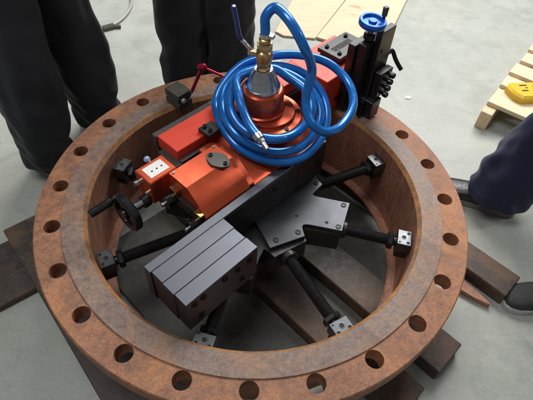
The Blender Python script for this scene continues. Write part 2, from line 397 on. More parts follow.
for x, y in ((0.183, 0.074), (0.259, -0.009), (0.237, -0.089), (0.123, -0.113), (0.062, -0.142)):
    sb = MB(); sb.lathe([(0.0085, 0), (0.0085, 0.0012), (0.0072, 0.0015), (0.0068, 0.0004), (0.0052, 0.0004), (0.0048, 0.0016), (0.003, 0.0016), (0.0028, 0.0002), (0, 0.0002)], 18)
    o = sb.build('cap_screw', 'thread', hub); o.location = (x * ct - y * st, x * st + y * ct, -0.0303)
# clamping legs
LZ = -0.072
proto = None
# angle, start radius of the screw, pad tilt
legs = [(27.5, 0.19), (-14, 0.262), (-59.5, 0.19), (-104, 0.262), (-151.5, 0.19), (162, 0.262), (121, 0.19), (76, 0.262)]
for i, (ang, r0) in enumerate(legs):
    a = rad(ang) - TH
    if proto is None:
        rod = MB(); pitch = 0.0035; x = 0.12; pr = [(0, x)]
        while x < 0.405:
            pr += [(0.0152, x), (0.0164, x + pitch / 2)]; x += pitch
        pr += [(0.0152, x), (0, x)]
        XM = Matrix.Rotation(rad(90), 4, 'Y')
        rod.lathe(pr, 20, 0, XM)
        leg = rod.build('jack_leg', 'thread', mach, angle=60)
        nb = MB(); nb.lathe([(0.0, 0.395), (0.0225, 0.395), (0.025, 0.398), (0.025, 0.408), (0.0225, 0.411), (0, 0.411)], 6, 0, XM)
        nb.cyl((0.411, 0, 0), (0.424, 0, 0), 0.013, seg=18, m=0)
        nb.build('lock_nut', 'thread', leg)
        pb = MB()
        pb.box((0.419, -0.026, -0.012), (0.4575, 0.026, 0.027), 0.0015)
        pb.box((0.424, -0.02, -0.044), (0.4572, 0.02, -0.0115), 0.0015, 1)
        for hx, hy, hr in ((0.4485, -0.0165, 0.0046), (0.4485, 0.0165, 0.0046), (0.4365, 0.001, 0.0064), (0.4255, -0.018, 0.0028)):
            pb.lathe([(hr * 1.3, 0.0269), (hr * 1.3, 0.0275), (hr, 0.0276), (hr * 0.92, 0.0262)], 14, 0, Matrix.Translation((hx, hy, 0)))
            pb.cyl((hx, hy, 0.026), (hx, hy, 0.0273), hr * 0.95, seg=14, m=2)
        pb.build('clamp_pad', ['pad', 'black', 'hole'], leg)
        cb = MB(); cb.cyl((-0.03, 0, 0), (0.016, 0, 0), 0.0255, seg=26, ch=0.003)
        coll = cb.build('collar', 'black', leg)
        proto = leg
    else: leg = clone(proto, mach)
    leg.location = (0, 0, LZ); leg.rotation_euler = (0, 0, a)
    for ch in leg.children:
        if ch.name.startswith('collar'): ch.location = (r0, 0, 0)

# swing arm side plate and counterweights
b = MB(); ubox(b, -0.397, 0.235, 0.034, 0.0583, -0.0295, 0.09, 0.0015)
sp = b.build('arm_plate', ['blued'], mach)
b = MB(); ubox(b, -0.16, 0.232, 0.0588, 0.0608, -0.029, 0.086, 0.001)
b.build('arm_face_cover', 'black', mach)
for u, z in ((0.015, 0.055), (0.21, 0.02), (-0.13, -0.005)):
    sb = MB(); sb.screw(L(u, 0.0606, z), (0, -1, 0), 0.0075, 0.005); sb.build('cap_screw', 'thread', sp)
edges = [0.0585, 0.0985, 0.1385, 0.178]
for i in range(3):
    b = MB(); du = (0.001, 0.0, 0.0015)[i]
    ubox(b, -0.394 + du, -0.176 + du * 1.5, edges[i] + 0.0003, edges[i + 1] - 0.0003, -0.0285, 0.0905 - 0.0004 * i, 0.0009)
    w = b.build('counterweight_plate', 'blued', mach)
    if i == 2:
        for u, z in ((-0.37, 0.068), (-0.345, 0.068), (-0.355, 0.0), (-0.20, 0.062), (-0.225, 0.005), (-0.24, 0.062), (-0.28, 0.068)):
            sb = MB(); sb.screw(L(u, 0.1774, z), (0, -1, 0), 0.0085, 0.0035); sb.build('cap_screw', 'thread', w)
b = MB(); ubox(b, -0.36, -0.21, 0.075, 0.165, -0.05, -0.0287, 0.002); b.build('weight_carrier', 'black', mach)

# spindle under the arm
b = MB(); b.lathe([(0, -0.0297), (0.125, -0.0297), (0.125, -0.004), (0.105, 0.0), (0.105, 0.034), (0, 0.034)], 48, 0, Matrix.Translation((0.0, 0.09, 0)))
b.build('spindle', 'black', mach)
b = MB(); ubox(b, -0.20, 0.23, -0.165, 0.033, 0.0345, 0.062, 0.002); b.build('base_plate', 'black', mach)

# gearbox body (chamfered red casting), profile in (v, z)
def uprism(mb, prof, u0, u1, bev=0.0, m=0):
    mat = Matrix(((0, 0, 1, 0), (-1, 0, 0, 0), (0, 1, 0, 0), (0, 0, 0, 1)))   # (x=v, y=z, extruded u)
    return mb.prism(prof, u0, u1, bev, m, mat)
prof = [(-0.105, 0.064), (-0.106, 0.148), (-0.104, 0.150), (-0.0375, 0.150), (-0.0362, 0.1494), (0.008, 0.1155), (0.013, 0.110), (0.0285, 0.088), (0.0295, 0.084), (0.0295, 0.064)]
b = MB(); uprism(b, prof, -0.205, -0.052); gear = b.build('gearbox', 'red', mach, angle=17)
b = MB(); uprism(b, [(v * 0.93 - 0.002, z if z < 0.09 else z - 0.013) for v, z in prof], -0.0515, -0.032); b.build('spacer_ring', 'anodised', mach, angle=25)
prof2 = [(-0.168, 0.064), (-0.168, 0.116), (-0.162, 0.122), (-0.052, 0.122), (-0.004, 0.096), (0.016, 0.088), (0.0285, 0.078), (0.0285, 0.064)]
b = MB(); uprism(b, prof2, -0.0315, 0.24); b.build('motor_housing', 'red', mach, angle=25)
# machined end cap and brass nuts on the gearbox end
b = MB(); ubox(b, -0.2165, -0.2055, -0.098, 0.02, 0.066, 0.098, 0.002); b.build('end_cap', 'black', gear)
for v, z, in ((-0.079, 0.112), (0.012, 0.094)):
    nb = MB(); ubox(nb, -0.219, -0.2052, v - 0.0135, v + 0.0135, z - 0.014, z + 0.008, 0.0015)
    nb.cyl(L(-0.212, v, z + 0.0075), L(-0.212, v, z + 0.0084), 0.0025, seg=10, m=1)
    nb.build('brass_nut', ['brass', 'hole'], gear)
    kb = MB(); kb.cyl(L(-0.217, v - 0.004, z - 0.028), L(-0.243, v - 0.004, z - 0.028), 0.017, seg=26, ch=0.002); kb.cyl(L(-0.205, v - 0.004, z - 0.028), L(-0.255, v - 0.004, z - 0.028), 0.006, seg=14, m=1)
    kb.build('clamp_knob', ['black_gloss', 'steel'], gear)
# name plate screws and grey oval cover
def oval(u, v, z, ru, rv, ang, h, name, mat, par):
    mb = MB(); pts = []
    for k in range(24):
        t = 2 * PI * k / 24
        x = ru * (abs(math.cos(t)) ** 0.85) * (1 if math.cos(t) >= 0 else -1); y = rv * math.sin(t) * (1 - 0.35 * abs(math.cos(t)))
        pts.append((x * math.cos(ang) - y * math.sin(ang), x * math.sin(ang) + y * math.cos(ang)))
    mb.prism(pts, 0, h, 0.001)
    for s in (-1, 1):
        mb.screw((s * ru * 0.68 * math.cos(ang), s * ru * 0.68 * math.sin(ang), h - 0.0002), (0, 0, 1), 0.0058, 0.005, 1)
    o = mb.build(name, [mat, 'black'], par); o.location = L(u, v, z); return o
oval(-0.088, -0.052, 0.1502, 0.036, 0.026, rad(-82), 0.006, 'cover_plate', 'grey_metal', gear)
for u, v in ((-0.196, -0.098), (-0.062, -0.098)):
    sb = MB(); sb.screw(L(u, v, 0.1495), (0, 0, 1), 0.004, 0.004); sb.build('cap_screw', 'steel', gear)

# feed box with white label and handwheel
b = MB(); ubox(b, -0.252, -0.166, -0.19, -0.124, 0.05, 0.13, 0.003); fb = b.build('feed_box', 'red', mach)
b = MB(); ubox(b, -0.238, -0.180, -0.178, -0.136, 0.1300, 0.1312, 0.0004)
for u in (-0.222, -0.207, -0.192): b.cyl(L(u, -0.155, 0.131), L(u, -0.155, 0.1318), 0.0026, seg=10, m=1)
b.build('label_plate', ['label', 'hole'], fb)
b = MB(); ubox(b, -0.23, -0.10, -0.165, -0.11, 0.036, 0.0635, 0.002); b.build('feed_bracket', 'black', mach)
b = MB(); b.cyl(L(-0.196, -0.191, 0.112), L(-0.196, -0.208, 0.113), 0.0045, seg=14)
b.lathe([(0, -0.0095), (0.004, -0.0085), (0.0075, -0.0055), (0.0095, 0), (0.0075, 0.0055), (0.004, 0.0085), (0, 0.0095)], 20, 1, Matrix.Translation(L(-0.196, -0.215, 0.113)))
b.build('ball_knob', ['steel', 'knob'], fb)
WU, WV, WZ = -0.318, -0.150, 0.052
hw = MB(); XM = Matrix.Translation(L(WU, WV, WZ)) @ Matrix.Rotation(rad(90), 4, 'Y')
hw.lathe([(0.051, 0.011), (0.0545, 0.007), (0.0545, -0.007), (0.051, -0.011), (0.041, -0.011), (0.038, -0.007), (0.037, 0.0), (0.038, 0.007), (0.041, 0.011)], 44, 0, XM, closed=True)
hw.lathe([(0.0, -0.004), (0.039, -0.003), (0.039, 0.003), (0.0, 0.006)], 30, 0, XM)
hw.lathe([(0, -0.014), (0.015, -0.014), (0.016, -0.01), (0.016, 0.014), (0, 0.014)], 24, 0, XM)
wheel = hw.build('handwheel', 'black_gloss', mach)
hh = MB(); y0 = L(WU, WV - 0.036, WZ + 0.028)
hh.tube([(WU - 0.008, y0[1], y0[2]), (WU - 0.016, y0[1], y0[2]), (WU - 0.019, y0[1], y0[2]), (WU - 0.03, y0[1], y0[2]), (WU - 0.078, y0[1], y0[2]), (WU - 0.081, y0[1], y0[2])], 0.01, 20, 0, [0.006, 0.006, 0.0102, 0.0112, 0.0108, 0.008])
hh.build('crank_handle', 'black_gloss', wheel)
b = MB(); b.cyl(L(-0.250, WV, WZ), L(WU - 0.012, WV, WZ), 0.0075, seg=18)
b.cyl(L(-0.252, WV, WZ + 0.0), L(-0.272, WV, WZ), 0.018, seg=26, ch=0.0015); b.cyl(L(-0.272, WV, WZ), L(-0.296, WV, WZ), 0.0125, seg=22, m=1, ch=0.001)
b.build('feed_shaft', ['black', 'steel'], mach)
b = MB(); b.cyl(L(-0.25, -0.17, 0.105), L(-0.27, -0.17, 0.105), 0.0085, seg=18, ch=0.001); b.cyl(L(-0.25, -0.138, 0.09), L(-0.262, -0.138, 0.09), 0.006, seg=16)
b.build('detent_pin', 'steel', fb)

# radial slide: red cover, dark rails, end block, steel rule
b = MB(); ubox(b, -0.142, 0.50, -0.2345, -0.150, 0.112, 0.1503, 0.0015); slide = b.build('slide_cover', 'red_slide', mach)
b = MB(); ubox(b, -0.146, 0.50, -0.254, -0.2348, 0.108, 0.1475, 0.0012); b.build('slide_rail', 'grey_metal', mach)
b = MB(); ubox(b, -0.138, 0.50, -0.248, -0.140, 0.062, 0.1118, 0.002); b.build('slide_body', 'black', mach)
b = MB(); ubox(b, -0.160, -0.139, -0.215, -0.135, 0.084, 0.118, 0.0015); b.build('slide_end_block', 'grey_metal', mach)
b = MB(); ubox(b, -0.142, -0.045, -0.1485, -0.1355, 0.112, 0.1225, 0.0008)
b.build('steel_rule', 'pad', mach)
b = MB(); ubox(b, -0.085, -0.034, -0.1350, -0.1065, 0.110, 0.132, 0.0015); b.build('red_stop_block', 'red', mach)
b = MB(); ubox(b, -0.052, -0.004, -0.172, -0.128, 0.1505, 0.164, 0.0015)
for v in (-0.161, -0.139): b.screw(L(-0.036, v, 0.1638), (0, 0, 1), 0.0058, 0.008)
b.build('clamp_block', 'black', mach)

# air motor
AU, AV = 0.120, -0.099
am = Matrix.Translation(L(0.132, -0.086, 0))
b = MB(); b.lathe([(0, 0.1205), (0.088, 0.1205), (0.088, 0.143), (0.094, 0.1442), (0.096, 0.146), (0.096, 0.165), (0.094, 0.167), (0.078, 0.167), (0.076, 0.169), (0.076, 0.176), (0.074, 0.178), (0, 0.178)], 64, 0, am)
base = b.build('motor_flange', 'anodised', mach)
for k in range(6):
    a = rad(20 + 60 * k); sb = MB(); sb.screw((0.132 + 0.086 * math.cos(a), 0.086 + 0.086 * math.sin(a), 0.1668), (0, 0, 1), 0.0062, 0.004); sb.build('cap_screw', 'black', base)
am = Matrix.Translation(L(AU, AV, 0))
b = MB(); b.lathe([(0, 0.1782), (0.063, 0.1782), (0.063, 0.186), (0.0585, 0.189), (0.0585, 0.243), (0.0565, 0.246), (0.0565, 0.2475), (0.052, 0.2515), (0.03, 0.2515), (0, 0.2515)], 64, 0, am)
mc = b.build('motor_can', 'anodised', mach)
b = MB(); b.lathe([(0, 0.2516), (0.0475, 0.2516), (0.0475, 0.2585), (0.045, 0.261), (0.0445, 0.264), (0.030, 0.296), (0.0255, 0.304), (0.0235, 0.309), (0, 0.309)], 56, 0, am)
b.build('motor_cone', 'steel', mach)
b = MB(); b.lathe([(0, 0.3092), (0.0175, 0.3092), (0.0185, 0.312), (0.0185, 0.326), (0.0165, 0.328), (0.0165, 0.332)], 6, 0, am)
b.lathe([(0.0165, 0.330), (0.0205, 0.334), (0.0215, 0.346), (0.0205, 0.358), (0.0165, 0.362), (0.0165, 0.366)], 28, 0, am)
b.lathe([(0.0165, 0.365), (0.020, 0.366), (0.020, 0.380), (0.0185, 0.3825), (0.014, 0.3825)], 6, 0, am)
b.lathe([(0.0135, 0.382), (0.0150, 0.384), (0.0150, 0.392), (0.0125, 0.394), (0.0115, 0.40)], 24, 0, am)
wl = Vector((-0.82, 0.32, 0)).normalized()                  # stem direction in world terms
sd = (Matrix.Rotation(-TH, 3, 'Z') @ wl)
c0 = Vector(L(AU, AV, 0.346)); 
b.cyl(c0 + sd * 0.018, c0 + sd * 0.030, 0.0095, seg=16); b.cyl(c0 + sd * 0.030, c0 + sd * 0.043, 0.006, seg=14, m=1)
valve = b.build('ball_valve', ['nickel_brass', 'steel'], mach)
b = MB(); p = c0 + sd * 0.039
pts = [p + Vector((0, 0, -0.008)), p + Vector((0, 0, 0.004)), p + sd * 0.010 + Vector((0, 0, 0.016)), p + sd * 0.024 + Vector((0, 0, 0.026)), p + sd * 0.031 + Vector((0, 0, 0.040)), p + sd * 0.038 + Vector((0, 0, 0.078)), p + sd * 0.044 + Vector((0, 0, 0.106)), p + sd * 0.044 + Vector((0, 0, 0.110))]
b.tube(catmull(pts[:4], 5), 0.0055, 12, 1); b.tube(catmull(pts[3:], 6), 0.0062, 14, 0)
b.build('valve_lever', ['blue_vinyl', 'steel'], valve)

# tool carriage at the outer end of the slide
b = MB(); ubox(b, 0.385, 0.622, -0.232, -0.072, 0.020, 0.1512, 0.002); car = b.build('tool_carriage', 'red_slide', mach)
b = MB(); ubox(b, 0.476, 0.626, -0.192, -0.100, 0.1655, 0.180, 0.0015)
ubox(b, 0.485, 0.620, -0.185, -0.110, 0.1514, 0.1654, 0.001)
ubox(b, 0.500, 0.595, -0.158, -0.136, 0.1798, 0.1804, 0.0, 1)
br = b.build('bracket_plate', ['black', 'hole'], mach)
for u in (0.500, 0.600):
    for v in (-0.172, -0.120):
        sb = MB(); sb.screw(L(u, v, 0.1798), (0, 0, 1), 0.0072, 0.007); sb.build('cap_screw', 'black_gloss', br)
sb = MB(); sb.screw(L(0.45, -0.0715, 0.06), (0, -1, 0), 0.009, 0.006); sb.build('cap_screw', 'black_gloss', car)
# vertical tool slide
b = MB(); ubox(b, 0.462, 0.590, -0.0715, -0.046, 0.026, 0.255, 0.002)
ubox(b, 0.474, 0.510, -0.0455, -0.016, 0.03, 0.262, 0.002); b.build('column_base', 'black', mach)
b = MB(); ubox(b, 0.5105, 0.575, -0.045, -0.018, 0.06, 0.263, 0.001); b.build('dovetail', 'black_gloss', mach)
b = MB(); ubox(b, 0.512, 0.586, -0.0155, 0.006, 0.045, 0.300, 0.0015)
b.cyl(L(0.530, 0.0055, 0.235), L(0.530, 0.0068, 0.235), 0.006, seg=16, m=1)
b.build('slide_plate', ['black_plate', 'hole'], mach)
b = MB(); ubox(b, 0.524, 0.590, 0.0065, 0.032, 0.072, 0.166, 0.002); tp = b.build('tool_post', 'black', mach)
b = MB(); ubox(b, 0.500, 0.550, -0.015, 0.040, 0.010, 0.0715, 0.002); th = b.build('tool_holder', 'black', mach)
b = MB(); ubox(b, 0.515, 0.531, 0.0, 0.016, 0.0055, 0.0115, 0.0005); b.build('cutting_tool', 'steel', th)
for k in range(4):
    sb = MB(); p = Vector(L(0.562 + 0.004 * (k - 1.5), 0.032, 0.084 + 0.0225 * k)); d = Vector((0, -1, 0)); sb.cyl(p, p + d * 0.007, 0.0055, seg=12); sb.screw(p + d * 0.007, d, 0.0098, 0.015); sb.build('clamp_screw', 'black_gloss', tp)
    sb = MB(); p = Vector(L(0.500, 0.006, 0.018 + 0.0155 * k)); d = Vector((-1, 0, 0)); sb.cyl(p, p + d * 0.006, 0.0045, seg=12); sb.screw(p + d * 0.006, d, 0.0075, 0.013); sb.build('clamp_screw', 'black_gloss', th)
# blue handwheel on top of the column
BU, BV, BZ = 0.512, -0.036, 0.318
bm_ = Matrix.Translation(L(BU, BV, BZ)) @ Matrix.Rotation(rad(4), 4, 'X')
b = MB(); b.lathe([(0.039, 0.009), (0.041, 0.006), (0.041, -0.006), (0.039, -0.009), (0.032, -0.009), (0.029, -0.005), (0.028, 0.0), (0.029, 0.005), (0.032, 0.009)], 44, 0, bm_, closed=True)
b.lathe([(0, -0.005), (0.034, -0.005), (0.034, 0.0), (0.013, 0.001), (0.012, 0.008), (0, 0.008)], 36, 0, bm_)
bw = b.build('depth_handwheel', 'blue_wheel', mach)
b = MB(); hp = Vector(L(BU + 0.030, BV + 0.016, BZ + 0.008))
b.tube([hp, hp + Vector((0, 0, 0.006)), hp + Vector((0, 0, 0.008)), hp + Vector((0, 0, 0.032)), hp + Vector((0, 0, 0.035))], 0.008, 16, 0, [0.005, 0.005, 0.008, 0.009, 0.007])
b.build('crank_handle', 'grey_metal', bw)
b = MB(); b.cyl(L(BU, BV, 0.2645), L(BU, BV, BZ - 0.004), 0.0075, seg=16, m=1); b.cyl(L(BU, BV, 0.2655), L(BU, BV, 0.284), 0.018, seg=22, ch=0.002)
b.build('depth_screw', ['black', 'brass'], mach)
# locking lever behind the plate
b = MB(); p = Vector(L(0.5865, -0.004, 0.20)); q = p + Vector((0.024, 0.0, 0.0)); e = Vector(L(0.618, 0.047, 0.150))
b.cyl(p, q, 0.009, seg=18); b.tube(catmull([q + Vector((-0.006, 0, 0)), q + Vector((0.004, -0.006, -0.002)), (q + e) / 2, e], 5), 0.007, 14, 0, None)
b.build('lock_lever', 'black_gloss', mach)

# ---------------------------------------------------------------- blue hose
H = [(0.120, -0.099, 0.388), (0.121, -0.100, 0.415), (0.127, -0.106, 0.443), (0.147, -0.094, 0.462), (0.142, -0.043, 0.450), (0.144, 0.000, 0.410), (0.168, 0.018, 0.340), (0.149, 0.025, 0.275), (0.133, 0.046, 0.245), (0.128, 0.074, 0.222), (0.158, 0.098, 0.196), (0.226, 0.101, 0.182), (0.303, 0.078, 0.195), (0.347, 0.021, 0.220), (0.340, -0.052, 0.250), (0.285, -0.114, 0.270), (0.218, -0.167, 0.270), (0.165, -0.214, 0.247), (0.105, -0.228, 0.210), (0.053, -0.214, 0.175), (0.009, -0.150, 0.163), (-0.008, -0.069, 0.143), (0.018, -0.011, 0.118), (0.062, 0.038, 0.108), (0.122, 0.068, 0.112), (0.199, 0.062, 0.130), (0.258, 0.027, 0.158), (0.286, -0.024, 0.192), (0.280, -0.083, 0.222), (0.243, -0.130, 0.242), (0.198, -0.169, 0.243), (0.146, -0.196, 0.237), (0.088, -0.201, 0.222), (0.044, -0.178, 0.200), (0.008, -0.124, 0.187), (0.000, -0.062, 0.168), (0.030, -0.016, 0.140), (0.070, 0.028, 0.133), (0.127, 0.053, 0.139), (0.190, 0.046, 0.158), (0.230, 0.020, 0.183), (0.245, -0.022, 0.210), (0.235, -0.073, 0.235), (0.212, -0.122, 0.247), (0.173, -0.155, 0.253), (0.121, -0.174, 0.250), (0.069, -0.160, 0.235), (0.029, -0.130, 0.222), (0.010, -0.087, 0.205), (0.011, -0.037, 0.194), (0.044, 0.012, 0.186), (0.104, 0.032, 0.176), (0.163, 0.032, 0.190), (0.199, 0.012, 0.213), (0.211, -0.026, 0.235), (0.203, -0.079, 0.250), (0.180, -0.127, 0.267), (0.091, -0.163, 0.266), (0.052, -0.121, 0.248), (0.031, -0.083, 0.232), (0.013, -0.043, 0.221), (0.006, -0.010, 0.212), (0.003, 0.007, 0.207)]
HP = catmull([L(*p) for p in H], 8)
hose = thing('air_hose', 'glossy blue air hose coiled loosely around the air motor', 'hose', (0, 0, ZF), TH)
b = MB(); b.tube(HP, 0.0122, 18); b.build('hose_tube', 'blue', hose, angle=80)
b = MB(); e0 = HP[-1]; ed = (HP[-1] - HP[-4]).normalized()
b.cyl(e0 - ed * 0.016, e0 + ed * 0.001, 0.0142, seg=22, ch=0.001); b.cyl(e0 - ed * 0.002, e0 + ed * 0.012, 0.0105, seg=6); b.cyl(e0 + ed * 0.012, e0 + ed * 0.034, 0.0075, 0.0065, seg=18, ch=0.001)
b.build('end_fitting', 'steel', hose)
b = MB(); cz = Vector(L(0.1202, -0.0992, 0.402)); b.cyl(cz + Vector((0, 0, -0.005)), cz + Vector((0, 0, 0.005)), 0.0140, seg=24)
d2 = Matrix.Rotation(-TH, 3, 'Z') @ Vector((0.9, -0.4, 0)).normalized(); b.box((-0.004, -0.007, -0.0045), (0.008, 0.007, 0.0045), 0.001, 0, Matrix.Translation(cz + d2 * 0.016) @ d2.to_track_quat('X', 'Z').to_matrix().to_4x4())
b.build('hose_clamp', 'steel', hose)

# ---------------------------------------------------------------- magnetic stand on the flange rim
ms = thing('magnetic_stand', 'small grey steel block with a crimson jointed arm on the flange rim', 'magnetic stand', (-0.268, 0.388, ZF + 0.0042), rad(48))
b = MB(); b.prism([(-0.034, 0), (-0.012, 0), (-0.009, 0.005), (0.009, 0.005), (0.012, 0), (0.034, 0), (0.034, 0.022), (0.029, 0.026), (0.029, 0.030), (0.034, 0.034), (0.034, 0.055), (-0.034, 0.055), (-0.034, 0.034), (-0.029, 0.030), (-0.029, 0.026), (-0.034, 0.022)], -0.027, 0.027, 0.0, 0, Matrix.Rotation(rad(90), 4, 'X') @ Matrix.Rotation(rad(90), 4, 'Y'))
b.build('base_block', 'mag', ms)
b = MB(); b.cyl((0.0268, -0.014, 0.03), (0.0335, -0.014, 0.03), 0.009, seg=20, m=0); b.cyl((0.0332, -0.014, 0.03), (0.0345, -0.014, 0.03), 0.004, seg=12, m=1)
b.build('switch_knob', ['black', 'label'], ms)
b = MB(); b.cyl((-0.008, -0.0338, 0.03), (-0.008, -0.038, 0.03), 0.008, seg=18); b.build('release_button', 'label', ms)
RI = Matrix.Rotation(-rad(48), 3, 'Z')
def mw(x, y, z): v = RI @ Vector((x + 0.268, y - 0.388, 0)); return Vector((v.x, v.y, z))
a0 = mw(-0.222, 0.372, 0.054); a1 = mw(-0.180, 0.372, 0.154); a2 = mw(-0.061, 0.352, 0.112)
b = MB(); b.cyl(a0 + Vector((0, 0, -0.0)), a0 + (a1 - a0) * 0.12, 0.0055, seg=14, m=1); b.cyl(a0 + (a1 - a0) * 0.1, a1, 0.0058, seg=16); b.build('lower_arm', ['magenta', 'steel'], ms)
b = MB(); b.cyl(a1 + (a2 - a1) * 0.05, a2, 0.0045, seg=16); b.build('upper_arm', 'magenta', ms)
b = MB(); dd = Vector((0.3, -0.9, 0.3)).normalized(); b.cyl(a1 - dd * 0.012, a1 + dd * 0.012, 0.0105, seg=20, ch=0.002); b.screw(a1 + dd * 0.012, dd, 0.006, 0.004)
b.build('joint_knob', 'magenta', ms)

# ---------------------------------------------------------------- people (cropped by the frame at knee height)
def skin(V, E, sub=2):
    me = bpy.data.meshes.new('tmp'); me.from_pydata([v[0] for v in V], E, []); me.update()
    o = bpy.data.objects.new('tmp', me); col.objects.link(o)
    o.modifiers.new('s', 'SKIN')
    sv = me.skin_vertices[0].data
    for i, v in enumerate(V):
        rr = v[1] if isinstance(v[1], tuple) else (v[1], v[1])
        sv[i].radius = rr; sv[i].use_root = (i == 0)
    s = o.modifiers.new('u', 'SUBSURF'); s.levels = sub; s.render_levels = sub
    dg = bpy.context.evaluated_depsgraph_get(); dg.update()
    out = bpy.data.meshes.new_from_object(o.evaluated_get(dg))
    bpy.data.objects.remove(o); bpy.data.meshes.remove(me)
    return out
def folds(me, amp, seed, feet, hz):
    nrm = [v.normal.copy() for v in me.vertices]
    for v, n in zip(me.vertices, nrm):
        p = v.co
        ft = min(feet, key=lambda q: (p.x - q.x) ** 2 + (p.y - q.y) ** 2)
        th = math.atan2(p.y - ft.y, p.x - ft.x)
        cx_, sy_ = math.cos(th), math.sin(th)
        low = max(0.0, 1 - max(0, p.z - 0.05) / 0.42)
        # slanting creases that break over the shoe, long soft drapes above
        q1 = Vector((cx_ * 0.8 + seed, sy_ * 0.8, p.z * 11 + 0.9 * math.sin(th + seed)))
        cr = 1 - abs(noise.noise(q1)) * 2.6
        q2 = Vector((cx_ * 1.5 + seed * 2, sy_ * 1.5, p.z * 2.6))
        dr = 1 - abs(noise.noise(q2)) * 2.4
        fi = noise.noise(Vector((p.x * 16 + seed, p.y * 16, p.z * 9)))
        v.co = p + n * amp * ((0.3 + 0.9 * low) * cr + 0.8 * dr + 0.35 * fi - 0.5)
    bm = bmesh.new(); bm.from_mesh(me)
    for _ in range(4): bmesh.ops.smooth_vert(bm, verts=bm.verts[:], factor=0.5, use_axis_x=True, use_axis_y=True, use_axis_z=True)
    bmesh.ops.bisect_plane(bm, geom=bm.verts[:] + bm.edges[:] + bm.faces[:], plane_co=(0, 0, hz + 0.012), plane_no=(0, 0.12, 1), clear_inner=True)
    es = [e for e in bm.edges if len(e.link_faces) == 1]
    r = bmesh.ops.extrude_edge_only(bm, edges=es)
    vs = [g for g in r['geom'] if isinstance(g, bmesh.types.BMVert)]
    for v in vs:
        ft = min(feet, key=lambda q: (v.co.x - q.x) ** 2 + (v.co.y - q.y) ** 2)
        v.co.x += (ft.x - v.co.x) * 0.05; v.co.y += (ft.y - v.co.y) * 0.05; v.co.z += 0.02
    bmesh.ops.recalc_face_normals(bm, faces=bm.faces[:])
    bm.to_mesh(me); bm.free()
def mesh_obj(name, me, mat, parent):
    me.materials.clear(); me.materials.append(M[mat])
    for p in me.polygons: p.use_smooth = True
    o = bpy.data.objects.new(name, me); col.objects.link(o); o.parent = parent; return o
def shoe(parent, x, y, ang, upper, sole, Ln=0.285):
    sec = [(-0.5, 0.020, 0.05), (-0.46, 0.033, 0.085), (-0.36, 0.038, 0.10), (-0.2, 0.039, 0.105), (-0.05, 0.040, 0.088), (0.1, 0.045, 0.068), (0.25, 0.048, 0.056), (0.38, 0.044, 0.050), (0.46, 0.034, 0.045), (0.5, 0.018, 0.036)]
    mb = MB(); rings = []
    for s, w, h in sec:
        ring = []
        for k in range(12):
            t = PI * k / 11; cx = math.cos(t); sx = math.sin(t)
            ring.append(mb.bm.verts.new((s * Ln, w * (abs(cx) ** 0.6) * (1 if cx >= 0 else -1), 0.022 + (h - 0.022) * (sx ** 0.7))))
        rings.append(ring)
    for A, B in zip(rings, rings[1:]):
        for k in range(11): mb.bm.faces.new((A[k], A[k + 1], B[k + 1], B[k]))
        mb.bm.faces.new((A[0], B[0], B[11], A[11]))
    mb.bm.faces.new(rings[0]); mb.bm.faces.new(rings[-1][::-1])
    o = mb.build('shoe', upper, parent, angle=60); o.location = (x, y, 0); o.rotation_euler = (0, 0, ang)
    sb = MB(); pts = []
    for s, w, h in sec: pts.append((s * (Ln + 0.008), w + 0.004))
    poly = pts + [(a, -c) for a, c in pts[::-1]]
    sb.prism(poly, 0.0, 0.025, 0.003)
    sb.build('sole', sole, o)
    return o
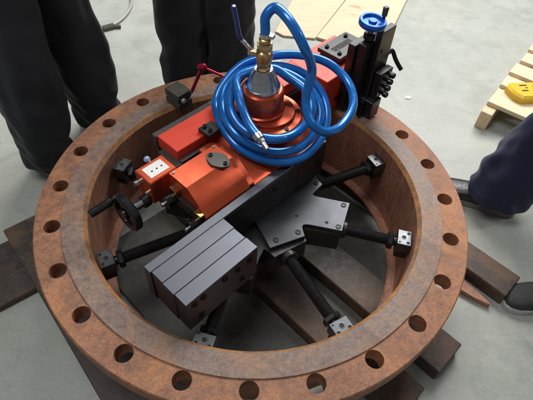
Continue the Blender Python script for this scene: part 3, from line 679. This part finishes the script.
def person(label, footL, footR, face, trouser, jacket, shoe_mats, hem=0.085, knee=0.09, hip_off=(0, 0), seed=1.0, toe=(0, 0), hemz=0.035):
    cx = (footL[0] + footR[0]) / 2; cy = (footL[1] + footR[1]) / 2
    root = thing('person', label, 'person', (cx, cy, 0))
    f = Vector((math.cos(face), math.sin(face), 0)); sdv = Vector((-f.y, f.x, 0))
    hc = Vector((hip_off[0], hip_off[1], 0))
    feet = [Vector((footL[0] - cx, footL[1] - cy, 0)), Vector((footR[0] - cx, footR[1] - cy, 0))]
    Z = lambda v, z: tuple(v + Vector((0, 0, z)))
    # body
    V = [(Z(hc, 0.93), 0.12), (Z(hc, 1.12), 0.11), (Z(hc, 1.33), 0.13), (Z(hc, 1.44), 0.07), (Z(hc, 1.50), 0.055), (Z(hc + f * 0.02, 1.58), 0.085), (Z(hc + f * 0.02, 1.68), 0.085)]
    E = [(0, 1), (1, 2), (2, 3), (3, 4), (4, 5), (5, 6)]
    def arm(V, E, base, k):
        n = len(V)
        for sg in (1, -1):
            n = len(V)
            V += [(Z(hc + sdv * sg * 0.19, 1.38), 0.06 * k), (Z(hc + sdv * sg * 0.25 - f * 0.03, 1.12), 0.05 * k), (Z(hc + sdv * sg * 0.21 + f * 0.08, 0.93), 0.042 * k)]
            E += [(base, n), (n, n + 1), (n + 1, n + 2)]
    def legs_(V, E, base, rr, zend):
        for sg, ft in ((1, feet[0]), (-1, feet[1])):
            n = len(V); hp_ = hc + sdv * sg * 0.09
            kn = (hp_ + ft) / 2 + f * 0.02
            V += [(Z(hp_, 0.80), rr[0]), (Z(hp_ * 0.72 + kn * 0.28, 0.64), rr[1]), (Z(kn, 0.47), rr[2]), (Z(kn * 0.4 + ft * 0.6, 0.24), rr[3]), (Z(ft, 0.10), rr[4]), (Z(ft, zend), rr[5])]
            E += [(base, n)] + [(n + i, n + i + 1) for i in range(5)]
    Vb = list(V); Eb = list(E); arm(Vb, Eb, 2, 1.0); legs_(Vb, Eb, 0, (0.075, 0.07, 0.055, 0.05, 0.038, 0.04), 0.06)
    body = mesh_obj('body', skin(Vb, Eb, 2), 'skin', root)
    Vt = [(Z(hc, 0.93), (0.165, 0.145)), (Z(hc, 1.04), (0.16, 0.135))]; Et = [(0, 1)]
    legs_(Vt, Et, 0, (0.118, 0.108, knee, knee * 0.97, hem, hem * 0.97), hemz)
    tm = skin(Vt, Et, 4); folds(tm, 0.014, seed, feet, hemz); mesh_obj('trousers', tm, trouser, root)
    Vj = [(Z(hc, 1.2), (0.17, 0.14)), (Z(hc, 1.36), (0.165, 0.13)), (Z(hc, 1.46), 0.085), (Z(hc, 1.0), (0.178, 0.15)), (Z(hc, 0.90), (0.18, 0.155))]; Ej = [(0, 1), (1, 2), (0, 3), (3, 4)]
    arm(Vj, Ej, 1, 1.35)
    mesh_obj('jacket', skin(Vj, Ej, 2), jacket, root)
    for i, ft in enumerate(feet):
        an = face + toe[i]
        shoe(root, ft.x + math.cos(an) * 0.055, ft.y + math.sin(an) * 0.055, an, *shoe_mats)
    return root
person('standing person in charcoal work trousers beside the long steel bar', (-0.655, 0.615), (-0.775, 0.36), rad(-25), 'charcoal_cloth', 'charcoal_cloth', ('shoe', 'sole'), 0.098, 0.112, (-0.02, 0.03), 1.3)
person('standing person in wide black trousers behind the magnetic stand', (-0.135, 0.90), (-0.325, 0.88), rad(-80), 'black_cloth', 'black_cloth', ('shoe', 'sole'), 0.110, 0.114, (0, 0.02), 4.1)
person('person in navy work trousers standing beside the wooden pallet', (0.893, 0.268), (1.24, 0.45), rad(157), 'navy_cloth', 'navy_cloth', ('shoe', 'sole'), 0.112, 0.120, (0.12, 0.0), 7.7, hemz=0.04)
person('person in charcoal shoes with pale soles at the end of a steel bar', (1.005, -0.125), (1.20, -0.36), rad(186), 'navy_cloth', 'charcoal_cloth', ('shoe_grey', 'sole_white'), 0.078, 0.088, (0.06, -0.02), 9.2)

# ---------------------------------------------------------------- plywood sheets, pallet, yellow case, odds and ends on the floor
def sheet(label, pts, z0, z1, rot=0, mat='ply'):
    mb = MB(); cx = sum(p[0] for p in pts) / len(pts); cy = sum(p[1] for p in pts) / len(pts)
    mb.prism([(x - cx, y - cy) for x, y in pts], 0, z1 - z0, 0.0008)
    o = mb.build('plywood_sheet', mat); o.location = (cx, cy, z0)
    return tag(o, label, 'plywood sheet', 'plywood sheets on the floor')
sheet('narrow pale plywood sheet reaching behind the blue hose', [(0.075, 1.44), (0.12, 1.40), (0.288, 1.388), (0.73, 2.35), (0.34, 2.40)], 0.0, 0.012)
sheet('wide pale plywood sheet with a brown crescent stain behind the blue handwheel', [(0.296, 1.395), (0.60, 1.25), (0.757, 1.592), (0.884, 1.90), (1.06, 2.35), (0.74, 2.35)], 0.002, 0.016, mat='ply_stained')
pal = thing('pallet', 'pale wooden pallet with a yellow case on it', 'pallet', (1.004, 0.779, 0), rad(52))
x0 = 0.0
for k, wd in enumerate((0.13, 0.095, 0.10, 0.095, 0.10, 0.12)):
    b = MB(); b.box((x0, -0.66 + 0.01 * (k % 2), 0.0855), (x0 + wd, 0.004 * (k % 3), 0.1045), 0.0015); b.build('deck_board', 'pallet_board', pal); x0 += wd + 0.035
for y in (-0.049, -0.34, -0.63):
    b = MB(); b.box((-0.057, y, 0.0), (0.82, y + 0.049, 0.085), 0.002); b.build('stringer', 'pallet', pal)
yc = thing('yellow_case', 'flat yellow plastic case with black marks lying on the pallet', 'case', (1.195, 0.83, 0.1047), rad(8))
b = MB(); b.prism([(-0.085, -0.02), (-0.06, -0.055), (0.13, -0.062), (0.14, 0.055), (-0.07, 0.06), (-0.092, 0.035)], 0, 0.036, 0.010); b.build('case_body', 'yellow', yc)
for x0, y0, w, h in ((-0.04, 0.025, 0.035, 0.008), (-0.045, -0.012, 0.03, 0.008), (0.012, -0.01, 0.04, 0.009), (0.02, 0.02, 0.03, 0.007), (-0.02, 0.008, 0.012, 0.006)):
    b = MB(); b.box((x0, y0, 0.0358), (x0 + w, y0 + h, 0.0365), 0); b.build('print_mark', 'hole', yc)
b = MB(); pts = [(-0.87, 1.36, 0.009), (-0.80, 1.42, 0.009), (-0.755, 1.52, 0.009), (-0.745, 1.66, 0.009), (-0.79, 1.80, 0.009), (-0.88, 1.92, 0.009), (-1.0, 2.02, 0.009)]
b.tube(catmull(pts, 8), 0.008, 12); cab = b.build('cable', 'cable'); tag(cab, 'grey cable loop curving across the bare floor by the charcoal trousers', 'cable')
clp = thing('cable_clamp', 'small rusty grey clamp on the floor at the end of the cable loop', 'clamp', (-0.80, 1.405, 0.0), rad(35))
b = MB(); b.box((-0.045, -0.016, 0), (0.02, 0.016, 0.022), 0.003); b.build('jaw', 'mag', clp)
b = MB(); b.cyl((0.0, 0, 0.011), (0.045, -0.022, 0.011), 0.009, seg=14); b.build('clamp_bolt', 'mag', clp)
b = MB(); b.prism([(-0.016, -0.006), (0.004, -0.012), (0.018, 0.0), (0.006, 0.013), (-0.01, 0.010)], 0, 0.004, 0.0005)
o = b.build('paper_scrap', 'paper'); o.location = (0.705, 0.917, 0.0); tag(o, 'tiny white scrap of paper lying alone on the concrete', 'scrap')
